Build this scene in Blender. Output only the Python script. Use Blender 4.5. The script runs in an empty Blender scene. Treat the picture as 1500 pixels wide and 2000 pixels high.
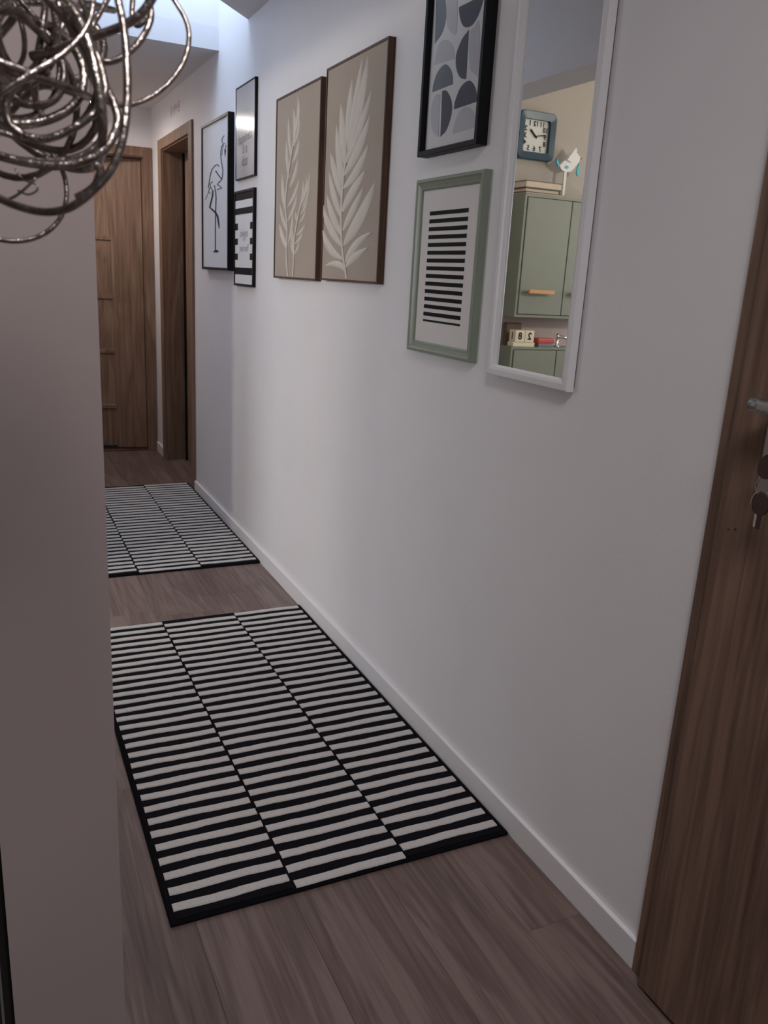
import bpy, bmesh, math, random
from mathutils import Vector, Matrix
import numpy as np
random.seed(7)
S = bpy.context.scene
C = S.collection

# ------------------------------------------------------------------ camera
CAMH = 1.31
YAW, PITCH, ROLL = math.radians(25.946), math.radians(15.764), math.radians(3.197)
fwd = Vector((math.sin(YAW)*math.cos(PITCH), math.cos(YAW)*math.cos(PITCH), -math.sin(PITCH)))
rgt = Vector((math.cos(YAW), -math.sin(YAW), 0))
upv = rgt.cross(fwd)
r2 = math.cos(ROLL)*rgt + math.sin(ROLL)*upv
u2 = -math.sin(ROLL)*rgt + math.cos(ROLL)*upv
cd = bpy.data.cameras.new('camera')
cam = bpy.data.objects.new('camera', cd); C.objects.link(cam)
cam.matrix_world = Matrix(((r2.x, u2.x, -fwd.x, 0), (r2.y, u2.y, -fwd.y, 0), (r2.z, u2.z, -fwd.z, CAMH), (0, 0, 0, 1)))
cd.sensor_fit = 'VERTICAL'; cd.sensor_height = 17.3; cd.sensor_width = 12.975; cd.lens = 14.0
cd.clip_start = 0.02; cd.clip_end = 60
cd.dof.use_dof = True; cd.dof.focus_distance = 1.9; cd.dof.aperture_fstop = 4.5
S.camera = cam
FPX = 1618.5

# ------------------------------------------------------------------ light
S.view_settings.view_transform = 'Standard'; S.view_settings.look = 'None'
S.view_settings.gamma = 1.0; S.view_settings.use_curve_mapping = False
S.view_settings.exposure = 0.0
w = bpy.data.worlds.new('world'); S.world = w; w.use_nodes = True
w.node_tree.nodes['Background'].inputs[0].default_value = (0.62, 0.78, 1.0, 1)
w.node_tree.nodes['Background'].inputs[1].default_value = 0.6

def area(name, loc, rot, sx, sy, power, col):
    l = bpy.data.lights.new(name, 'AREA'); l.shape = 'RECTANGLE'; l.size = sx; l.size_y = sy
    l.energy = power; l.color = col
    o = bpy.data.objects.new(name, l); C.objects.link(o); o.location = loc; o.rotation_euler = rot
    return o
# daylight coming in through the corridor skylight, the roof window over the room and the window behind
SLOPE = math.atan(0.435)
area('skylight_daylight', (0.62, 4.085, 3.22), (0, 0, 0), 0.90, 0.46, 12, (0.62, 0.78, 1.0))
area('roof_window_daylight', (0.15, -0.15, 2.33+0.435*0.95-0.06), (0, SLOPE, 0), 0.75, 0.9, 36, (1.0, 0.95, 0.96))
area('window_daylight', (-1.6, -3.35, 1.7), (math.radians(90), 0, 0), 1.5, 1.3, 0.8, (0.93, 0.95, 1.0))
area('kitchen_window_daylight', (-3.70, 3.6, 1.55), (0, math.radians(-90), 0), 1.3, 1.8, 48, (0.93, 0.95, 1.0))

# ------------------------------------------------------------------ pixel helpers
def ray(u, v):
    return r2*((u-750)/FPX) - u2*((v-1000)/FPX) + fwd
WX = 1.10                                   # face of the corridor's right wall
def on_wall(u, v, depth):                   # (y, z) on the plane a given depth in front of the right wall
    d = ray(u, v); t = (WX-depth)/d.x
    return d.y*t, CAMH+d.z*t
MIRX = WX-0.012
def in_mirror(u, v, Y):                     # (x, z) of a thing standing on plane y = Y seen in the wall mirror
    d = ray(u, v); t = Y/d.y
    return 2*MIRX-d.x*t, CAMH+d.z*t
def at_depth(u, v, dep):
    return Vector((0, 0, CAMH)) + ray(u, v)*dep

# ------------------------------------------------------------------ materials
def mat(name, col, rough=0.5, metal=0.0, spec=0.5, emit=None, estr=0.0):
    m = bpy.data.materials.new(name); m.use_nodes = True
    b = m.node_tree.nodes['Principled BSDF']
    b.inputs['Base Color'].default_value = (*col, 1); b.inputs['Roughness'].default_value = rough
    b.inputs['Metallic'].default_value = metal; b.inputs['Specular IOR Level'].default_value = spec
    if emit:
        b.inputs['Emission Color'].default_value = (*emit, 1); b.inputs['Emission Strength'].default_value = estr
    return m
def noise_mat(name, c1, c2, scale=(8, 8, 8), rough=0.6, bump=0.0, bscale=200, detail=4, metal=0.0, spec=0.4):
    m = mat(name, c1, rough, metal, spec); nt = m.node_tree; n = nt.nodes; b = n['Principled BSDF']
    tc = n.new('ShaderNodeTexCoord'); mp = n.new('ShaderNodeMapping'); mp.inputs['Scale'].default_value = scale
    nz = n.new('ShaderNodeTexNoise'); nz.inputs['Scale'].default_value = 1.0; nz.inputs['Detail'].default_value = detail
    rp = n.new('ShaderNodeValToRGB'); rp.color_ramp.elements[0].position = 0.3; rp.color_ramp.elements[1].position = 0.7
    rp.color_ramp.elements[0].color = (*c1, 1); rp.color_ramp.elements[1].color = (*c2, 1)
    nt.links.new(tc.outputs['Object'], mp.inputs[0]); nt.links.new(mp.outputs[0], nz.inputs['Vector'])
    nt.links.new(nz.outputs['Fac'], rp.inputs[0]); nt.links.new(rp.outputs[0], b.inputs['Base Color'])
    if bump:
        n2 = n.new('ShaderNodeTexNoise'); n2.inputs['Scale'].default_value = bscale; n2.inputs['Detail'].default_value = 2
        bp = n.new('ShaderNodeBump'); bp.inputs['Strength'].default_value = bump; bp.inputs['Distance'].default_value = 0.002
        nt.links.new(tc.outputs['Object'], n2.inputs['Vector']); nt.links.new(n2.outputs['Fac'], bp.inputs['Height'])
        nt.links.new(bp.outputs[0], b.inputs['Normal'])
    return m
def wood_mat(name, dark, mid, light, axis='z', rough=0.5, vary=0.12, rings=1.0, spec=0.35):
    """oak look: fine streaks along the grain, broad cathedral bands, a random tone for each board"""
    m = mat(name, mid, rough, 0, spec); nt = m.node_tree; n = nt.nodes; L = nt.links; b = n['Principled BSDF']
    tc = n.new('ShaderNodeTexCoord'); oi = n.new('ShaderNodeObjectInfo')
    ad = n.new('ShaderNodeVectorMath'); ad.operation = 'ADD'
    ml = n.new('ShaderNodeVectorMath'); ml.operation = 'SCALE'; ml.inputs['Scale'].default_value = 37.0
    cx = n.new('ShaderNodeCombineXYZ')
    for k in range(3): L.new(oi.outputs['Random'], cx.inputs[k])
    L.new(cx.outputs[0], ml.inputs[0]); L.new(tc.outputs['Object'], ad.inputs[0]); L.new(ml.outputs[0], ad.inputs[1])
    def mapped(s_across, s_along):
        mp = n.new('ShaderNodeMapping')
        mp.inputs['Scale'].default_value = (s_across, s_along, s_across) if axis == 'y' else (s_across, s_across, s_along)
        L.new(ad.outputs[0], mp.inputs[0]); return mp
    f1 = n.new('ShaderNodeTexNoise'); f1.inputs['Scale'].default_value = 1; f1.inputs['Detail'].default_value = 5; f1.inputs['Distortion'].default_value = 0.6
    L.new(mapped(95, 3.2).outputs[0], f1.inputs['Vector'])
    f2 = n.new('ShaderNodeTexNoise'); f2.inputs['Scale'].default_value = 1; f2.inputs['Detail'].default_value = 3; f2.inputs['Distortion'].default_value = 1.2*rings
    L.new(mapped(9, 1.1).outputs[0], f2.inputs['Vector'])
    wv = n.new('ShaderNodeMath'); wv.operation = 'MULTIPLY'; wv.inputs[1].default_value = 24.0*rings
    L.new(f2.outputs['Fac'], wv.inputs[0])
    sn = n.new('ShaderNodeMath'); sn.operation = 'SINE'; L.new(wv.outputs[0], sn.inputs[0])
    a1 = n.new('ShaderNodeMath'); a1.operation = 'MULTIPLY_ADD'; a1.inputs[1].default_value = 0.10
    L.new(sn.outputs[0], a1.inputs[0]); L.new(f1.outputs['Fac'], a1.inputs[2])
    a2 = n.new('ShaderNodeMath'); a2.operation = 'MULTIPLY_ADD'; a2.inputs[1].default_value = 0.45
    L.new(f2.outputs['Fac'], a2.inputs[0]); L.new(a1.outputs[0], a2.inputs[2])
    rv = n.new('ShaderNodeMath'); rv.operation = 'MULTIPLY_ADD'; rv.inputs[1].default_value = vary
    L.new(oi.outputs['Random'], rv.inputs[0]); L.new(a2.outputs[0], rv.inputs[2])
    rp = n.new('ShaderNodeValToRGB'); e = rp.color_ramp.elements
    e[0].position = 0.42; e[0].color = (*dark, 1); e[1].position = 1.05; e[1].color = (*light, 1)
    k = e.new(0.74); k.color = (*mid, 1)
    L.new(rv.outputs[0], rp.inputs[0]); L.new(rp.outputs[0], b.inputs['Base Color'])
    bp = n.new('ShaderNodeBump'); bp.inputs['Strength'].default_value = 0.15; bp.inputs['Distance'].default_value = 0.001
    L.new(f1.outputs['Fac'], bp.inputs['Height']); L.new(bp.outputs[0], b.inputs['Normal'])
    return m
M = {}
M['wall'] = noise_mat('wall_paint', (0.81, 0.80, 0.82), (0.84, 0.83, 0.85), (3, 3, 3), 0.55, 0.12, 160)
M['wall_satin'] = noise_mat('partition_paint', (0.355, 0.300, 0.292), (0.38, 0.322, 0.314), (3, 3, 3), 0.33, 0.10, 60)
M['wall_cream'] = noise_mat('cream_paint', (0.36, 0.315, 0.262), (0.375, 0.33, 0.275), (3, 3, 3), 0.6, 0.1, 160)
M['ceiling'] = noise_mat('ceiling_paint', (0.76, 0.74, 0.75), (0.79, 0.77, 0.78), (3, 3, 3), 0.7, 0.1, 160)
M['white_trim'] = mat('white_trim', (0.80, 0.79, 0.81), 0.35)
M['floor'] = wood_mat('floor_oak', (0.096, 0.064, 0.056), (0.150, 0.105, 0.093), (0.212, 0.155, 0.137), 'y', 0.42, 0.16)
M['door'] = wood_mat('door_oak', (0.110, 0.064, 0.046), (0.175, 0.108, 0.078), (0.24, 0.155, 0.114), 'z', 0.5, 0.05)
M['casing'] = wood_mat('casing_oak', (0.17, 0.105, 0.072), (0.26, 0.165, 0.115), (0.35, 0.235, 0.165), 'z', 0.5, 0.05)
M['far_oak'] = wood_mat('far_door_oak_lifted', (0.145, 0.088, 0.060), (0.225, 0.142, 0.098), (0.30, 0.205, 0.145), 'z', 0.5, 0.05)  # door oak lightened to stand in for light missing at the far doors
M['walnut'] = wood_mat('walnut_frame', (0.045, 0.020, 0.012), (0.085, 0.040, 0.024), (0.13, 0.065, 0.04), 'z', 0.5, 0.04)
M['black'] = mat('black_lacquer', (0.005, 0.005, 0.007), 0.4, 0, 0.22)
M['black_satin'] = mat('black_satin', (0.007, 0.007, 0.009), 0.5, 0, 0.2)
M['rug_black'] = noise_mat('rug_black_pile', (0.004, 0.004, 0.006), (0.011, 0.010, 0.013), (300, 300, 300), 0.95, 0.8, 900, spec=0.1)
M['rug_white'] = noise_mat('rug_white_pile', (0.56, 0.535, 0.525), (0.67, 0.645, 0.635), (260, 260, 260), 0.95, 0.8, 700, spec=0.1)
M['paper'] = mat('paper', (0.80, 0.80, 0.82), 0.6)
M['mat_board'] = mat('mat_board', (0.74, 0.72, 0.70), 0.7)
M['linen'] = noise_mat('linen_canvas', (0.43, 0.365, 0.305), (0.46, 0.395, 0.33), (6, 6, 6), 0.8, 0.35, 700)
M['leaf'] = noise_mat('plaster_leaf', (0.66, 0.61, 0.55), (0.70, 0.65, 0.59), (20, 20, 20), 0.7, 0.2, 400)
M['ink'] = mat('ink', (0.03, 0.03, 0.04), 0.6, 0, 0.12)
M['ink_soft'] = mat('ink_soft', (0.30, 0.30, 0.33), 0.6)
M['ink_black'] = mat('ink_black', (0.008, 0.008, 0.010), 0.6, 0, 0.12)
M['slate'] = mat('slate_print', (0.115, 0.12, 0.15), 0.6, 0, 0.12)
M['slate2'] = mat('grey_blue_print', (0.20, 0.22, 0.25), 0.6, 0, 0.12)
M['pale'] = mat('pale_print', (0.60, 0.60, 0.65), 0.6)
M['sage_frame'] = noise_mat('sage_lacquer', (0.235, 0.275, 0.215), (0.26, 0.30, 0.235), (10, 10, 10), 0.32)
M['sage'] = noise_mat('sage_cabinet', (0.205, 0.220, 0.172), (0.215, 0.232, 0.182), (10, 10, 10), 0.5)
M['mirror_glass'] = mat('mirror_glass', (0.86, 0.88, 0.87), 0.0, 1.0)
M['picture_glass'] = None
M['wire'] = noise_mat('aluminium_wire', (0.22, 0.185, 0.165), (0.42, 0.37, 0.34), (60, 60, 60), 0.33, 1.0, 130, metal=1.0)
M['steel'] = mat('brushed_steel', (0.40, 0.41, 0.43), 0.32, 1.0)
M['steel_bright'] = mat('polished_steel', (0.75, 0.75, 0.76), 0.15, 1.0)
M['key_black'] = mat('key_dark', (0.05, 0.03, 0.028), 0.25)
M['teal'] = mat('clock_teal', (0.016, 0.050, 0.078), 0.35)
M['clock_face'] = mat('clock_face', (0.62, 0.62, 0.55), 0.5)
M['cream'] = mat('cream_wood', (0.70, 0.62, 0.45), 0.6)
M['book_page'] = mat('book_pages', (0.62, 0.50, 0.38), 0.8)
M['book_cover'] = mat('book_cover', (0.10, 0.11, 0.08), 0.6)
M['book_cover2'] = mat('brown_cover', (0.09, 0.05, 0.03), 0.6)
M['handle_wood'] = mat('handle_wood', (0.60, 0.30, 0.10), 0.5)
M['red'] = mat('red_plastic', (0.50, 0.07, 0.06), 0.4)
M['grey'] = mat('grey_plastic', (0.17, 0.17, 0.18), 0.5)
M['brown'] = mat('brown_box', (0.13, 0.075, 0.05), 0.7)
M['bird_white'] = mat('bird_white', (0.72, 0.70, 0.66), 0.6)
M['turquoise'] = mat('turquoise_paint', (0.06, 0.42, 0.48), 0.5)
M['backsplash'] = noise_mat('backsplash', (0.36, 0.28, 0.25), (0.40, 0.32, 0.28), (9, 9, 9), 0.5)
M['window_white'] = mat('window_white', (0.8, 0.8, 0.8), 0.4)
M['lamp_glow'] = mat('warm_globe', (0.9, 0.85, 0.75), 0.4, emit=(1.0, 0.90, 0.78), estr=150.0)
M['ceil_glow'] = mat('ceiling_diffuser', (0.9, 0.88, 0.85), 0.4, emit=(1.0, 0.88, 0.80), estr=45.0)
M['chalk'] = mat('chalk_grey', (0.46, 0.43, 0.43), 0.9)
M['bin'] = mat('dark_cabinet_shell', (0.012, 0.011, 0.011), 0.4)
def glassy(name, rough, ior=1.4):
    m = bpy.data.materials.new(name); m.use_nodes = True; nt = m.node_tree; n = nt.nodes; n.clear()
    out = n.new('ShaderNodeOutputMaterial'); tr = n.new('ShaderNodeBsdfTransparent'); gl = n.new('ShaderNodeBsdfGlossy')
    gl.inputs['Roughness'].default_value = rough
    fr = n.new('ShaderNodeFresnel'); fr.inputs['IOR'].default_value = ior; mx = n.new('ShaderNodeMixShader')
    nt.links.new(fr.outputs[0], mx.inputs[0]); nt.links.new(tr.outputs[0], mx.inputs[1]); nt.links.new(gl.outputs[0], mx.inputs[2])
    nt.links.new(mx.outputs[0], out.inputs[0]); return m
M['picture_glass'] = glassy('picture_glass', 0.15, 1.25)
M['window_glass'] = glassy('window_glass', 0.02)

# ------------------------------------------------------------------ mesh helpers
def obj(name, me, m, parent=None, loc=None, smooth=False):
    if not isinstance(me, bpy.types.Mesh):
        bm = me; me = bpy.data.meshes.new(name)
        bmesh.ops.recalc_face_normals(bm, faces=bm.faces)
        bm.to_mesh(me); bm.free()
    if smooth:
        for p in me.polygons: p.use_smooth = True
    if not me.materials and m is not None: me.materials.append(m)
    o = bpy.data.objects.new(name, me); C.objects.link(o)
    if parent: o.parent = parent
    if loc: o.location = loc
    return o
def thing(name, loc=(0, 0, 0)):
    o = bpy.data.objects.new(name, None); C.objects.link(o); o.location = loc; o.empty_display_size = 0.05
    return o
def tag(o, label, cat, group=None, kind=None):
    o['label'] = label; o['category'] = cat
    if group: o['group'] = group
    if kind: o['kind'] = kind
    return o
def struct(o, label, cat):
    return tag(o, label, cat, kind='structure')
def box(bm, x0, x1, y0, y1, z0, z1, bev=0.0, seg=2):
    r = bmesh.ops.create_cube(bm, size=1.0)
    for v in r['verts']:
        v.co = Vector((x0+(v.co.x+.5)*(x1-x0), y0+(v.co.y+.5)*(y1-y0), z0+(v.co.z+.5)*(z1-z0)))
    if bev:
        es = list({e for v in r['verts'] for e in v.link_edges})
        bmesh.ops.bevel(bm, geom=es, offset=bev, segments=seg, affect='EDGES', profile=0.7)
    return bm
def B(*a, **k):
    return box(bmesh.new(), *a, **k)
def prism(bm, pts, offset):
    """extrude a closed 3-D polygon by an offset vector"""
    off = Vector(offset)
    a = [bm.verts.new(Vector(p)) for p in pts]; b = [bm.verts.new(Vector(p)+off) for p in pts]
    n = len(pts)
    bm.faces.new(a); bm.faces.new(b[::-1])
    for i in range(n): bm.faces.new((a[i], b[i], b[(i+1) % n], a[(i+1) % n]))
    return bm
def tube(bm, pts, r, sides=8, closed=False):
    pts = [Vector(p) for p in pts]; n = len(pts); rings = []; prev = None
    for i, p in enumerate(pts):
        if closed: t = (pts[(i+1) % n]-pts[i-1])
        else: t = pts[min(i+1, n-1)]-pts[max(i-1, 0)]
        t.normalize()
        if prev is None: nrm = t.orthogonal().normalized()
        else:
            nrm = prev-t*prev.dot(t); nrm.normalize()
        prev = nrm; bn = t.cross(nrm)
        rr = r[i] if isinstance(r, (list, tuple)) else r
        rings.append([bm.verts.new(p+(nrm*math.cos(2*math.pi*k/sides)+bn*math.sin(2*math.pi*k/sides))*rr) for k in range(sides)])
    for i in range(n if closed else n-1):
        a, b = rings[i], rings[(i+1) % n]
        sh = 0
        if closed and i == n-1:
            sh = min(range(sides), key=lambda s: (a[0].co-b[s].co).length)
        for k in range(sides):
            bm.faces.new((a[k], a[(k+1) % sides], b[(k+1+sh) % sides], b[(k+sh) % sides]))
    if not closed:
        bm.faces.new(rings[0][::-1]); bm.faces.new(rings[-1])
    return bm
def catmull(P, n=8):
    P = [Vector(p) for p in P]; out = []
    Q = [P[0]*2-P[1]]+P+[P[-1]*2-P[-2]]
    for i in range(1, len(Q)-2):
        for k in range(n):
            t = k/n; a, b, c, d = Q[i-1], Q[i], Q[i+1], Q[i+2]
            out.append(0.5*((2*b)+(c-a)*t+(2*a-5*b+4*c-d)*t*t+(3*b-a-3*c+d)*t**3))
    out.append(P[-1]); return out
def lathe(bm, prof, center, seg=24):
    """prof: (radius, z) list around a vertical axis"""
    cx, cy, cz = center; rings = []
    for r, z in prof:
        rings.append([bm.verts.new((cx+max(r, 1e-4)*math.cos(2*math.pi*k/seg), cy+max(r, 1e-4)*math.sin(2*math.pi*k/seg), cz+z)) for k in range(seg)])
    for a, b in zip(rings, rings[1:]):
        for k in range(seg): bm.faces.new((a[k], a[(k+1) % seg], b[(k+1) % seg], b[k]))
    bm.faces.new(rings[0]); bm.faces.new(rings[-1])
    return bm
def frame_mesh(y0, y1, z0, z1, prof):
    """mitred frame on the right wall; prof: closed list of (inset, depth in front of the wall)"""
    bm = bmesh.new(); cor = []
    for sy, sz in ((0, 0), (1, 0), (1, 1), (0, 1)):
        ring = []
        for ins, dep in prof:
            y = y0+ins if sy == 0 else y1-ins; z = z0+ins if sz == 0 else z1-ins
            ring.append(bm.verts.new((WX-dep, y, z)))
        cor.append(ring)
    n = len(prof)
    for i in range(4):
        a, b = cor[i], cor[(i+1) % 4]
        for k in range(n): bm.faces.new((a[k], a[(k+1) % n], b[(k+1) % n], b[k]))
    return bm
def text_mesh(body, size, shear=0.0, bold=0.0):
    cu = bpy.data.curves.new('t', 'FONT'); cu.body = body; cu.size = size; cu.align_x = 'CENTER'; cu.align_y = 'CENTER'
    cu.shear = shear; cu.offset = bold; cu.resolution_u = 3
    o = bpy.data.objects.new('t', cu); C.objects.link(o)
    dg = bpy.context.evaluated_depsgraph_get()
    me = bpy.data.meshes.new_from_object(o.evaluated_get(dg))
    bpy.data.objects.remove(o); bpy.data.curves.remove(cu)
    me.materials.clear()
    return me
def wall_text(name, body, size, y, z, depth, m, parent, rot=0.0, shear=0.0, bold=0.0):
    me = text_mesh(body, size, shear, bold); c, s = math.cos(rot), math.sin(rot)
    for v in me.vertices:
        tx, ty = v.co.x*c-v.co.y*s, v.co.x*s+v.co.y*c
        v.co = Vector((WX-depth, y-tx, z+ty))
    return obj(name, me, m, parent)
def wall_poly(bm, yz, depth, th=0.0012):
    prism(bm, [(WX-depth, y, z) for y, z in yz], (-th, 0, 0)); return bm
def ribbon(bm, px, wd, depth, to_yz, th=0.0010):
    """a flat stroke drawn in picture pixels, mapped to the picture plane"""
    P = [Vector((a, b)) for a, b in px]; n = len(P); Lf, Rt = [], []
    for i in range(n):
        t = (P[min(i+1, n-1)]-P[max(i-1, 0)]).normalized(); nr = Vector((-t.y, t.x))
        ww = wd[i] if isinstance(wd, (list, tuple)) else wd
        Lf.append(to_yz(*(P[i]+nr*ww/2))); Rt.append(to_yz(*(P[i]-nr*ww/2)))
    for i in range(n-1):
        wall_poly(bm, [Lf[i], Lf[i+1], Rt[i+1], Rt[i]], depth, th)

# ------------------------------------------------------------------ room shell
ROOMX0, ROOMY0, BACKY, KITY = -3.8, -3.5, 6.12, 4.90
PX0, PX1, PY0 = -0.032, 0.14, 1.20          # corridor partition: thickness in x, near end
OPY0, OPY1, OPZ = 2.545, 3.62, 2.09         # its opening to the kitchen
F0 = -0.012
def czs(x): return 2.33+0.435*(WX-x)        # underside of the sloping ceiling
fl = obj('floor', B(ROOMX0-.1, 1.5, ROOMY0-.1, 8.2, F0-.05, F0), M['floor'])
struct(fl, 'brown oak plank floor of the corridor', 'floor')
PW, PLn = 0.2125, 1.29
plank_mesh = {}
def plank(x0, x1, y0, y1):
    key = (round(x1-x0, 4), round(y1-y0, 4))
    if key not in plank_mesh:
        bm = bmesh.new(); g = 0.0002
        r = box(bm, g, key[0]-g, g, key[1]-g, 0, -F0)
        top = [e for e in bm.edges if all(v.co.z > -F0-1e-5 for v in e.verts)]
        bmesh.ops.bevel(bm, geom=top, offset=0.0006, segments=1, affect='EDGES')
        me = bpy.data.meshes.new('floor_plank'); bmesh.ops.recalc_face_normals(bm, faces=bm.faces); bm.to_mesh(me); bm.free()
        plank_mesh[key] = me
    o = obj('plank', plank_mesh[key], M['floor'], fl, (x0, y0, F0)); return o
col_edges = [0.95-PW*k for k in range(-1, 6)]            # 1.1625 .. -0.11
starts = [1.148, 0.62, 1.75, 3.097-2*PLn, 1.95, 0.95, 1.4]
for ci in range(6):
    xa, xb = col_edges[ci+1], min(col_edges[ci], WX-0.001)
    y = starts[ci]
    while y > -0.6: y -= PLn
    while y < BACKY+0.05:
        ya, yb = max(y, -0.6), min(y+PLn, BACKY+0.09)
        if yb-ya > 0.02: plank(xa, xb, ya, yb)
        y += PLn

# right wall with the opening of the far door
DR0, DR1, DRZ = 4.965, 5.785, 2.022
bm = bmesh.new()
WT = 0.16
box(bm, WX, WX+WT, ROOMY0, DR0, F0, 3.6); box(bm, WX, WX+WT, DR1, BACKY+0.15, F0, 3.6); box(bm, WX, WX+WT, DR0, DR1, DRZ, 3.6)
struct(obj('wall_right', bm, M['wall']), 'long pale grey corridor wall hung with pictures', 'wall')
# back wall with door opening
DB0, DB1, DBZ = 0.235, 1.045, 2.005
bm = bmesh.new()
box(bm, PX1, DB0, BACKY, BACKY+.15, F0, 3.6); box(bm, DB1, WX, BACKY, BACKY+.15, F0, 3.6); box(bm, DB0, DB1, BACKY, BACKY+.15, DBZ, 3.6)
struct(obj('wall_back', bm, M['wall']), 'end wall of the corridor around the far door', 'wall')
# unlit rooms behind the two far doors
bm = bmesh.new()
box(bm, -.2, 1.4, 7.9, 8.0, F0, 2.6); box(bm, -.3, -.2, BACKY+.15, 8.0, F0, 2.6); box(bm, 1.4, 1.5, BACKY+.15, 8.0, F0, 2.6); box(bm, -.3, 1.5, BACKY+.15, 8.0, 2.6, 2.7)
struct(obj('wall_beyond', bm, M['wall']), 'walls of the unlit room behind the end door', 'wall')
# corridor partition with the opening
bm = bmesh.new()
box(bm, PX0, PX1, OPY1, BACKY+.15, F0, 3.6); box(bm, PX0, PX1, 1.55, OPY1, OPZ, 2.74)
struct(obj('wall_left', bm, M['wall']), 'corridor wall with the opening to the kitchen, seen in the mirror', 'wall')
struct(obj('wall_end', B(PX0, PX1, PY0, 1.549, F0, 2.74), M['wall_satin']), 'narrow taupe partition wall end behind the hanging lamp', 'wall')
M['taupe'] = noise_mat('low_bounce_taupe', (0.26, 0.23, 0.215), (0.28, 0.25, 0.235), (3, 3, 3), 0.7)  # dark tone picked to cut bounced light from the unseen room walls
struct(obj('wall_light_block', B(ROOMX0, PX0, 1.44, 1.55, F0, 4.4), M['taupe']), 'wall added to keep kitchen light out of the room, out of the picture', 'wall')  # unseen wall, added to stop kitchen light reaching the near room
struct(obj('wall_kitchen', B(ROOMX0, PX0, KITY, KITY+.12, F0, 4.4), M['wall_cream']), 'cream kitchen wall behind the clock, seen in the mirror', 'wall')
bm = bmesh.new()
box(bm, ROOMX0-.12, ROOMX0, ROOMY0-.12, 2.7, F0, 4.6); box(bm, ROOMX0-.12, ROOMX0, 4.5, KITY+.12, F0, 4.6)
box(bm, ROOMX0-.12, ROOMX0, 2.7, 4.5, F0, .9); box(bm, ROOMX0-.12, ROOMX0, 2.7, 4.5, 2.2, 4.6)
struct(obj('wall_far_left', bm, M['taupe']), 'room wall far to the left, out of the picture', 'wall')
bm = bmesh.new()
box(bm, ROOMX0, -2.4, ROOMY0-.12, ROOMY0, F0, 4.6); box(bm, -.8, WX+WT, ROOMY0-.12, ROOMY0, F0, 4.6)
box(bm, -2.4, -.8, ROOMY0-.12, ROOMY0, F0, 1.0); box(bm, -2.4, -.8, ROOMY0-.12, ROOMY0, 2.4, 4.6)
struct(obj('wall_front', bm, M['taupe']), 'room wall behind the camera', 'wall')
def window(name, outer, label, axis='y'):
    x0, x1, y0, y1, z0, z1 = outer; t = thing(name, ((x0+x1)/2, (y0+y1)/2, z0))
    bmf = bmesh.new(); f = .05
    ox, oy, oz = t.location
    if axis == 'y':
        box(bmf, x0-ox, x1-ox, y0-oy, y1-oy, 0, f); box(bmf, x0-ox, x1-ox, y0-oy, y1-oy, z1-z0-f, z1-z0)
        for xx in (x0, (x0+x1)/2-f/2, x1-f): box(bmf, xx-ox, xx+f-ox, y0-oy, y1-oy, f, z1-z0-f)
        g = B(x0+f-ox, x1-f-ox, -.004, .004, f, z1-z0-f)
    else:
        for xx in (x0, x1-f): box(bmf, xx-ox, xx+f-ox, y0-oy, y1-oy, 0, z1-z0)
        for yy in (y0, y1-f): box(bmf, x0+f-ox, x1-f-ox, yy-oy, yy+f-oy, 0, z1-z0)
        g = B(x0+f-ox, x1-f-ox, y0+f-oy, y1-f-oy, .02, .028)
    obj('window_frame', bmf, M['window_white'], t); obj('pane', g, M['window_glass'], t)
    struct(t, label, 'window'); return t
window('window_1', (-2.4, -.8, ROOMY0-.08, ROOMY0-.02, 1.0, 2.4), 'white room window behind the camera')
t = thing('window_4', (ROOMX0-.05, 3.6, .9))
bmf = bmesh.new(); box(bmf, -.03, .03, -.9, .9, 0, .05); box(bmf, -.03, .03, -.9, .9, 1.25, 1.3)
for yy in (-.9, -.025, .85): box(bmf, -.03, .03, yy, yy+.05, .05, 1.25)
obj('window_frame', bmf, M['window_white'], t); obj('pane', B(-.004, .004, -.85, .85, .05, 1.25), M['window_glass'], t)
struct(t, 'white kitchen window far to the left, out of the picture', 'window')
# sloping ceiling over room, kitchen and near corridor; flat ceiling over the far corridor; skylight shaft
SH0, SH1, FCZ = 3.84, 4.33, 2.305
def slope_slab(bm, xa, xb, y0, y1, th=.12):
    prism(bm, [(xa, y0, czs(xa)), (xb, y0, czs(xb)), (xb, y0, czs(xb)+th), (xa, y0, czs(xa)+th)], (0, y1-y0, 0))
bm = bmesh.new()
slope_slab(bm, WX, PX1, ROOMY0, SH0); slope_slab(bm, PX1, PX0, ROOMY0, SH0)
slope_slab(bm, PX0, -2.0, ROOMY0, KITY+.12)
box(bm, ROOMX0, -2.0, ROOMY0, KITY+.12, czs(-2.0), czs(-2.0)+.12)
struct(obj('ceiling', bm, M['ceiling']), 'sloping white ceiling that rises away from the picture wall', 'ceiling')
bm = bmesh.new()
box(bm, PX1, WX, SH1, BACKY, FCZ, FCZ+.1)
struct(obj('ceiling_far', bm, M['ceiling']), 'flat ceiling over the far end of the corridor', 'ceiling')
bm = bmesh.new()
box(bm, PX1, WX, SH1, SH1+.08, FCZ+.1, 3.32)
prism(bm, [(WX, SH0-.08, czs(WX)+.12), (PX1, SH0-.08, czs(PX1)+.12), (PX1, SH0-.08, 3.32), (WX, SH0-.08, 3.32)], (0, .08, 0))
struct(obj('wall_shaft', bm, M['wall']), 'bright white sides of the skylight shaft in the corridor ceiling', 'wall')
window('window_2', (PX1, WX, SH0-.08, SH1+.08, 3.32, 3.40), 'skylight window at the top of the corridor shaft', 'z')
rw = window('window_3', (-.50, .40, -.5, .5, 0, .03), 'roof window in the sloping ceiling above the lamp', 'z')
rw.location = (.15, -.15, czs(.15)-.035); rw.rotation_euler = (0, SLOPE, 0)

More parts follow.
